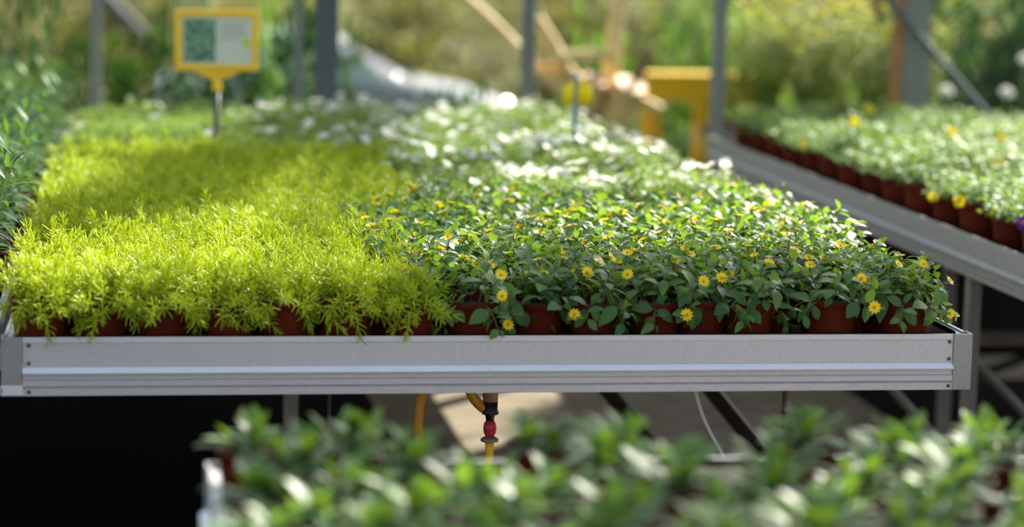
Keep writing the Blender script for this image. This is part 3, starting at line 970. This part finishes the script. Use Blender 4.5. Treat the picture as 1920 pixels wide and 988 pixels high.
for (x, y_) in ((-0.271, 0.6), (0.706, 0.6)):
    tag(ob('threaded_rod', MB().tube([(x, y_, 0.30), (x, y_, 0.69)], 0.0045 if x < 0 else 0.0055, 8).mesh('rod', 'rod')),
        'thin dark rod under the %s of the main bench' % ('left half' if x < 0 else 'right half'), 'rod')
# braces and pipes in the gloom
for pts, r, mm, lb in [
    ([(1.345, 2.0, 0.36), (1.62, 2.0, 0.06)], 0.012, 'steel', 'grey sloping brace bar beyond the right end of the main bench'),
    ([(1.50, 2.05, 0.52), (1.95, 2.05, 0.075)], 0.012, 'steel', 'grey sloping brace bar under the right-hand bench'),
    ([(0.42, 1.6, 0.50), (0.63, 1.6, 0.24)], 0.020, 'kick', 'dark sloping pipe beside the hose connector'),
    ([(0.62, 1.3, 0.55), (0.85, 1.3, 0.28)], 0.020, 'kick', 'dark sloping pipe under the middle of the main bench'),
    ([(-0.22, 2.4, 0.52), (0.02, 2.4, 0.10)], 0.022, 'kick', 'dark sloping pipe left of the orange hose')]:
    tag(ob('brace_bar', MB().tube(pts, r, 10).mesh('brace_bar', mm)), lb, 'bar')
tag(ob('cross_bar', MB().bbox(1.45, 3.0, 2.3, 2.34, 0.37, 0.41, 0.003).mesh('cross_bar', 'rust')), 'brown horizontal bar under the right-hand bench', 'bar')
sb = MB()
P = catmull([(0.46, 0.5, 0.69), (0.485, 0.5, 0.60), (0.51, 0.5, 0.53), (0.555, 0.5, 0.45)], 6)
V = []; F = []
for q in P:
    V += [q + Vector((-0.004, 0, 0)), q + Vector((0.004, 0.001, 0)), q + Vector((0.004, 0.002, 0)), q + Vector((-0.004, 0.001, 0))]
for k in range(len(P) - 1):
    for j in range(4):
        F.append((4 * k + j, 4 * k + (j + 1) % 4, 4 * k + 4 + (j + 1) % 4, 4 * k + 4 + j))
tag(ob('strap', fix_normals(MB().add(V, F, 0, True).mesh('strap', 'white_label'))), 'thin pale strap dangling under the main bench', 'strap')


# ------------------------------------------------------------------ outside: shrubs, branches, table, car
SL = [leaf_t(0.55, 0.2, 0.3, 2, 0.45), leaf_t(0.45, 0.2, 0.5, 2, 0.45)]


def shrub_mesh(seed, lm, n=900, ls=0.09, flat=0.8):
    global rng
    rng = random.Random(seed)
    b = MB()
    cl = [(Vector((U(-.65, .65), U(-.6, .6), U(0.15, 0.85))), U(0.25, 0.42)) for _ in range(14)]
    for i in range(n):
        c_, r_ = cl[i % 14]
        d = Vector((rng.gauss(0, 1), rng.gauss(0, 1), rng.gauss(0, 1))).normalized()
        q = c_ + d * r_ * U(0.6, 1.0)
        q.z = max(q.z, 0.03)
        dd = (d + Vector((U(-.7, .7), U(-.7, .7), U(-.4, .6)))).normalized()
        join_leaves(b, SL, [(rng.randrange(2), frame(q, dd, UPV + d * 0.6, ls * U(0.7, 1.3)))])
    st = MB()
    for c_, r_ in cl:
        st.tube([Vector((c_.x * 0.08, c_.y * 0.08, 0)), Vector((c_.x * 0.5, c_.y * 0.5, c_.z * 0.55)), c_], [0.02, 0.014, 0.006], 5, 0, False)
    return b.mesh('foliage', lm), st.mesh('branches', 'darkbark')


SH = {}
for k, (nm, lm) in enumerate([('olive', 'olive'), ('deep', 'deepgreen'), ('fresh', 'freshgreen')]):
    SH[nm] = [shrub_mesh(1000 + 10 * k + j, lm, 2200 if nm == 'deep' else 1300 if nm == 'olive' else 1000, 0.12) for j in range(2)]


def shrub(kind, loc, s, label, g=None):
    t = thing('shrub', label, 'shrub', loc, pr.uniform(0, 6.28), g)
    t.scale = s if isinstance(s, tuple) else (s, s, s)
    f_, b_ = SH[kind][pr.randrange(2)]
    ob('foliage', f_, t)['kind'] = 'stuff'
    ob('branches', b_, t)['kind'] = 'stuff'
    return t


for i in range(11):
    shrub('olive', (-4.5 + 1.7 * i, 25 + pr.uniform(-1, 1), -0.87), (1.5, 1.3, pr.uniform(1.9, 2.3)), 'blurred olive shrub in the nearer hedge line beyond the car, %s from left' % ORD[i], 'olive hedge shrubs far behind')
for i in range(9):
    shrub('olive', (-3 + 2.0 * i, 30, -0.87), (1.7, 1.3, 3.0), 'blurred olive shrub in the farther hedge line, %s from left' % ORD[i], 'olive hedge shrubs far behind')
for i, (x, y_, s_) in enumerate([(-1.75, 5.75, .50), (-1.15, 5.7, .46), (-0.62, 5.75, .50), (-0.10, 5.8, .48), (0.40, 5.75, .40), (0.85, 5.75, .36)]):
    shrub('deep', (x, y_, -0.18), (s_, s_ * .8, 1.28 if x < 0.3 else 0.92), 'low dark green shrub outside the glass, %s from the left' % ORD[i])
shrub('fresh', (0.0, 7.6, -0.25), (0.19, .25, 1.5), 'bright green shrub between the sign and the wide post')
for i, (x, y_, s_) in enumerate([(2.45, 10.0, .75), (3.15, 10.3, .8), (3.9, 10.2, .8)]):
    shrub('fresh', (x, y_, -0.5), (s_, s_ * .8, s_ * 2.0), 'light green shrub right of the bare branches, %s from left' % ORD[i])
for i, (x, y_, s_) in enumerate([(3.15, 6.6, .6), (3.7, 6.9, .7), (4.3, 7.4, .75), (3.9, 8.4, .8)]):
    shrub('deep', (x, y_, -0.2), (s_, s_ * .8, s_ * 2.2), 'dark green shrub behind the right-hand bench corner, %s from left' % ORD[i])
# pale flower heads in the dark shrubs
for i, (x, y_, z) in enumerate([(2.87, 6.1, 0.98), (2.90, 6.1, 0.86), (3.22, 6.2, 0.85), (3.14, 6.2, 0.70), (2.84, 6.1, 0.70), (3.30, 6.2, 1.0)]):
    t = thing('flower_head', 'blurred whitish flower head in the dark shrubs at right, %s of six' % ORD[i], 'flower', (x, y_, z))
    for k in range(9):
        a = k * 2.39996; u_ = 1 - k / 9
        n_ = Vector((math.cos(a) * math.sqrt(1 - u_ * u_), math.sin(a) * math.sqrt(1 - u_ * u_) - 0.3, u_)).normalized()
        ob('flower', WF[0], t, frame(n_ * 0.022, n_.cross(Vector((.3, .8, .2))), n_, 0.02))
    ob('stem', MB().tube([(0, 0, 0), (0.02, 0.05, -z * 0.5), (0.03, 0.08, -z - 0.15)], 0.004, 5).mesh('stem', 'stem_green'), t)

# tall feathery plants with yellow flowers on a dark display table behind the glass
dt = thing('display_table', 'dark display table behind the glass under tall yellow-flowered plants', 'table', (2.15, 5.45, -0.12))
ob('tabletop', MB().bbox(-0.42, 0.75, -0.3, 0.45, 0.80, 0.84, 0.004).mesh('tabletop', 'kick'), dt)
for lx in (-0.36, 0.68):
    for ly in (-0.25, 0.4):
        ob('leg', MB().bbox(lx - 0.03, lx + 0.03, ly - 0.03, ly + 0.03, 0, 0.80, 0.003).mesh('leg', 'kick'), dt)


def feather(seed, nfl):
    global rng
    rng = random.Random(seed)
    b = MB(); st = MB(); tips = []
    for i in range(18):
        a = i * 2.39996; rr = math.sqrt((i + .5) / 18)
        H = U(0.24, 0.44)
        p = Vector((math.cos(a) * .02, math.sin(a) * .02, 0.09)); q = p + Vector((math.cos(a) * .14 * rr, math.sin(a) * .14 * rr, H))
        st.tube([p, p.lerp(q, .5) + UPV * 0.03, q], 0.0016, 4, 0, False)
        tips.append(q)
        for k in range(26):
            s_ = 0.12 + 0.88 * k / 25
            d = Vector((math.cos(k * 2.4 + i), math.sin(k * 2.4 + i), U(0, 0.8)))
            join_leaves(b, SL, [(rng.randrange(2), frame(p.lerp(q, s_), d, UPV, U(0.028, 0.05)))])
    return st.mesh('stems', 'stem_green'), b.mesh('foliage', 'feather'), tips


FE = [feather(1200 + i, 6) for i in range(3)]
M['petal_tall'] = leaf_mat('lemon_petal', (0.50, 0.44, 0.004), (0.56, 0.50, 0.006), (0.55, 0.50, 0.006), 0.3, 0.6, 0.1)
YT = flower_me('tall_flower', 'petal_tall', 'disc_o', 6, 1.0, 0.8, 1, 0.3)
for i, (x, y_) in enumerate([(1.80, 5.24), (1.90, 5.40), (2.02, 5.26), (2.15, 5.40), (2.30, 5.28), (2.45, 5.40), (1.80, 5.64), (1.97, 5.66), (2.12, 5.62), (2.28, 5.66), (2.44, 5.62), (2.60, 5.5)]):
    t = potted('potted_tall_daisy', 'tall feathery plant with yellow flowers behind the glass, %s in line' % ORD[i], (x, y_, 0.72), pr.uniform(0, 6.28), 'tall yellow-flowered plants behind the glass', pr.uniform(0.95, 1.15))
    st, fo, tips = FE[i % 3]
    ob('foliage', fo, t)['kind'] = 'stuff'; ob('stems', st, t)['kind'] = 'stuff'
    for p_ in tips[: (9 if x > 1.9 else 3)]:
        n_ = Vector((pr.uniform(-.5, .5), pr.uniform(-.5, .5), 0.8)).normalized()
        put_flowers(t, [frame(p_ + UPV * 0.01, n_.cross(Vector((.2, .9, .1))), n_, 0.024)], YT)

# yellow table with a deep apron
yt = thing('yellow_table', 'yellow painted table outside behind the slim post', 'table', (2.1, 7.6, -0.23))
ob('tabletop', MB().bbox(-0.27, 0.40, -0.02, 0.20, 1.035, 1.07, 0.005).mesh('tabletop', 'yellow_paint'), yt)
ob('apron', MB().bbox(-0.25, 0.38, 0.0, 0.03, 0.93, 1.035, 0.003).mesh('apron', 'yellow_paint'), yt)
for lx in (-0.21, 0.03, 0.34):
    for ly in (0.035, 0.17):
        if lx == 0.03 and ly > 0.1: continue
        ob('leg', MB().bbox(lx - 0.034, lx + 0.034, ly - 0.028, ly + 0.028, 0, 1.035, 0.004).mesh('leg', 'yellow_paint'), yt)

# lopped tree
tr_ = thing('lopped_tree', 'lopped pale tree with bare sawn branches beyond the glass', 'tree', (0, 0, 0))
def br(pts, rad, mm='bark', nm='branch'):
    return ob(nm, MB().tube(catmull(pts, 5), [rad[0] + (rad[1] - rad[0]) * k / (5 * (len(pts) - 1)) for k in range(5 * (len(pts) - 1) + 1)], 10).mesh(nm, mm), tr_)
br([(1.55, 7.1, -0.2), (1.56, 7.1, 0.4), (1.54, 7.1, 0.80)], (0.10, 0.075), 'darkbark', 'trunk')
br([(1.55, 7.1, 0.70), (1.56, 7.06, 0.98), (1.585, 7.05, 1.3), (1.6, 7.05, 1.7)], (0.045, 0.03))
br([(1.52, 7.08, 0.72), (1.345, 7.0, 0.864), (1.26, 7.0, 1.0), (1.175, 7.0, 1.13)], (0.038, 0.030))
br([(1.33, 7.05, 0.88), (1.16, 7.05, 0.91), (1.10, 7.0, 0.97), (0.97, 7.0, 1.10), (0.80, 7.0, 1.24), (0.6, 7.0, 1.36)], (0.032, 0.024))
br([(1.56, 7.0, 0.955), (1.40, 6.98, 0.962), (1.17, 6.96, 0.93)], (0.025, 0.020))
br([(1.50, 7.05, 0.70), (1.32, 7.0, 0.79), (1.16, 6.95, 0.885)], (0.035, 0.026))
br([(1.56, 7.05, 0.72), (1.66, 7.0, 0.84), (1.74, 6.98, 0.98)], (0.028, 0.020), 'darkbark')
br([(1.55, 7.05, 0.78), (1.68, 6.97, 0.745), (1.78, 6.95, 0.70)], (0.030, 0.028))
for (x, y_, z, r) in ((1.455, 6.95, 0.845, 0.060), (1.625, 6.93, 0.825, 0.080)):
    c0 = Vector((x, y_, z)); nd = Vector((0.25, -0.42, 0.87)).normalized()
    lg = br([c0 - nd * 0.22, c0 - nd * 0.1, c0], (r * 0.9, r), 'bark', 'cut_stub')
    ob('sawn_face', MB().tube([c0 + nd * 0.001, c0 + nd * 0.004], r * 0.97, 16).mesh('sawn_face', 'log_end'), lg)['label'] = 'pale sawn face'

# slanting trunk in front of the olive hedge
tag(ob('slanting_trunk', MB().tube([(-1.35, 23.6, 0.93), (-0.70, 23.6, 0.235), (-0.55, 24.6, 0.0), (-0.4, 26.0, -0.9)], [0.09, 0.085, 0.085, 0.10], 12).mesh('slanting_trunk', 'post')), 'blurred blue-grey slanting trunk in front of the olive hedge, upper left', 'trunk')

# tree added only to cast shade on the benches: trunk behind the wide right-hand post, crown above the picture
st_t = thing('added_shade_tree', 'added tree behind the wide right-hand post, its unseen crown shading the benches', 'tree', (3.02, 7.33, -0.2))
ob('trunk', MB().tube(catmull([(0, 0, 0), (0.0, 0, 2.0), (0.05, 0.02, 4.1), (1.2, 0.42, 5.93)], 4), 0.09, 10).mesh('trunk', 'darkbark'), st_t)
rng = random.Random(77)
cb = MB()
for i in range(900):
    d = Vector((rng.gauss(0, 1), rng.gauss(0, 1), rng.gauss(0, 1))).normalized()
    dd = (d + Vector((U(-.9, .9), U(-.9, .9), U(-.6, .6)))).normalized()
    join_leaves(cb, SL, [(rng.randrange(2), frame(d * U(0.2, 1.0), dd, UPV + d * 0.6, U(0.17, 0.28)))])
cb = cb.mesh('shade_clump', 'deepgreen')
base = Vector((3.02, 7.33, -0.2))
def clump(px, py, r, t):
    q = Vector((px, py, 0.92)) + sdir * t - base
    c_ = ob('shade_clump', cb, st_t, Matrix.Translation(q) @ Matrix.Rotation(rng.uniform(0, 6.28), 4, 'Z') @ Matrix.Scale(r, 4)); c_['kind'] = 'stuff'
    hub = Vector((1.2, 0.42, 5.93))
    ob('limb', MB().tube([hub, hub.lerp(q, .5) + Vector((0, 0, .15)), q], [0.018, 0.014, 0.008], 6, 0, False).mesh('limb', 'darkbark'), st_t)
for c_ in CLUMPS:
    clump(*c_)

# parked car, nose to the right
cr_ = thing('parked_car', 'parked silver-blue car beyond the glass, nose to the right', 'car', (0.95, 19.0, -0.87))
S = [  # x, half width at belt, z bottom, z belt, z top, half width at top
    (-1.58, 0.55, 0.45, 0.66, 0.70, 0.50), (-1.52, 0.74, 0.30, 0.74, 0.84, 0.60), (-1.32, 0.80, 0.22, 0.82, 1.00, 0.60), (-1.05, 0.82, 0.20, 0.87, 1.20, 0.60),
    (-0.65, 0.83, 0.20, 0.89, 1.38, 0.60), (-0.25, 0.83, 0.20, 0.89, 1.44, 0.60), (0.05, 0.83, 0.20, 0.89, 1.42, 0.60), (0.30, 0.83, 0.20, 0.89, 1.33, 0.60), (0.95, 0.83, 0.20, 0.90, 0.99, 0.66), (1.05, 0.82, 0.20, 0.88, 0.96, 0.70),
    (1.5, 0.80, 0.20, 0.80, 0.88, 0.66), (1.82, 0.74, 0.24, 0.66, 0.76, 0.55), (1.95, 0.60, 0.30, 0.55, 0.62, 0.45)]
b = MB(); V = []; F = []
for (x, w, zb_, zm, zt_, wt) in S:
    V += [(x, -w * .92, zb_), (x, -w, (zb_ + zm) / 2), (x, -w * .97, zm), (x, -wt, zt_ - 0.03), (x, -wt * .6, zt_), (x, wt * .6, zt_), (x, wt, zt_ - 0.03), (x, w * .97, zm), (x, w, (zb_ + zm) / 2), (x, w * .92, zb_)]
for i in range(len(S) - 1):
    for k in range(10):
        F.append((i * 10 + k, i * 10 + (k + 1) % 10, i * 10 + 10 + (k + 1) % 10, i * 10 + 10 + k))
F += [tuple(range(10)), tuple(range(len(S) * 10 - 10, len(S) * 10))]
body = ob('body', fix_normals(b.add(V, F, 0, True).mesh('car_body', 'car')), cr_)
gl_ = MB().add([(0.32, -0.56, 1.335), (0.32, 0.56, 1.335), (0.94, 0.63, 1.003), (0.94, -0.63, 1.003)], [(0, 1, 2, 3)])
gl_.add([(0.36, -0.56, 1.345), (0.36, 0.56, 1.345), (0.95, 0.63, 1.018), (0.95, -0.63, 1.018)], [(0, 3, 2, 1)])
ob('windscreen', gl_.mesh('windscreen', 'car_glass'), cr_)
for x0_, x1_ in ((-0.72, -0.28), (-0.20, 0.45)):
    w_ = MB().add([(x0_, -0.825, 0.95), (x1_ + 0.2, -0.825, 0.95), (x1_ - 0.12, -0.645, 1.27), (x0_ + 0.1, -0.645, 1.27)], [(0, 1, 2, 3)])
    w_.add([(x0_, -0.80, 0.95), (x1_ + 0.2, -0.80, 0.95), (x1_ - 0.12, -0.62, 1.27), (x0_ + 0.1, -0.62, 1.27)], [(3, 2, 1, 0)])
    ob('side_window', w_.mesh('side_window', 'car_glass'), cr_)
for x in (-0.98, 1.25):
    for sy in (-1, 1):
        wh = ob('wheel', MB().tube([(x, sy * 0.66, 0.30), (x, sy * 0.84, 0.30)], 0.30, 20).mesh('wheel', 'rubber'), cr_)
        ob('hub', MB().tube([(x, sy * 0.84, 0.30), (x, sy * 0.85, 0.30)], 0.19, 14).mesh('hub', 'alu'), wh)
for sy in (-1, 1):
    ob('headlight', MB().lathe([(0.13, 0), (0.11, 0.035), (0.06, 0.06), (0.0001, 0.068)], 14).mesh('headlight', 'lamp_glass'), cr_, frame(Vector((1.78, sy * 0.62, 0.68)), Vector((0, 0, 1)), Vector((0.7, sy * 0.5, 0.5)).normalized(), 1.0))
    ob('mirror', MB().lathe([(0.0001, -0.05), (0.05, -0.04), (0.075, 0.0), (0.055, 0.045), (0.0001, 0.06)], 14).mesh('mirror', 'lamp_glass'), cr_, Matrix.Translation((0.67, sy * 0.92, 1.0)))  # wing mirror shaped as a glossy dome to throw a sun glint
    ob('tail_glint', MB().lathe([(0.10, 0), (0.085, 0.03), (0.045, 0.05), (0.0001, 0.055)], 14).mesh('tail_glint', 'lamp_glass'), cr_, frame(Vector((-1.42, sy * 0.70, 0.90)), Vector((0, 0, 1)), Vector((-0.6, sy * 0.5, 0.6)).normalized(), 1.0))  # silvery dome added at the tail to throw a sun glint

print('objects', len(bpy.data.objects), 'tris', sum(len(me.polygons) for me in bpy.data.meshes))
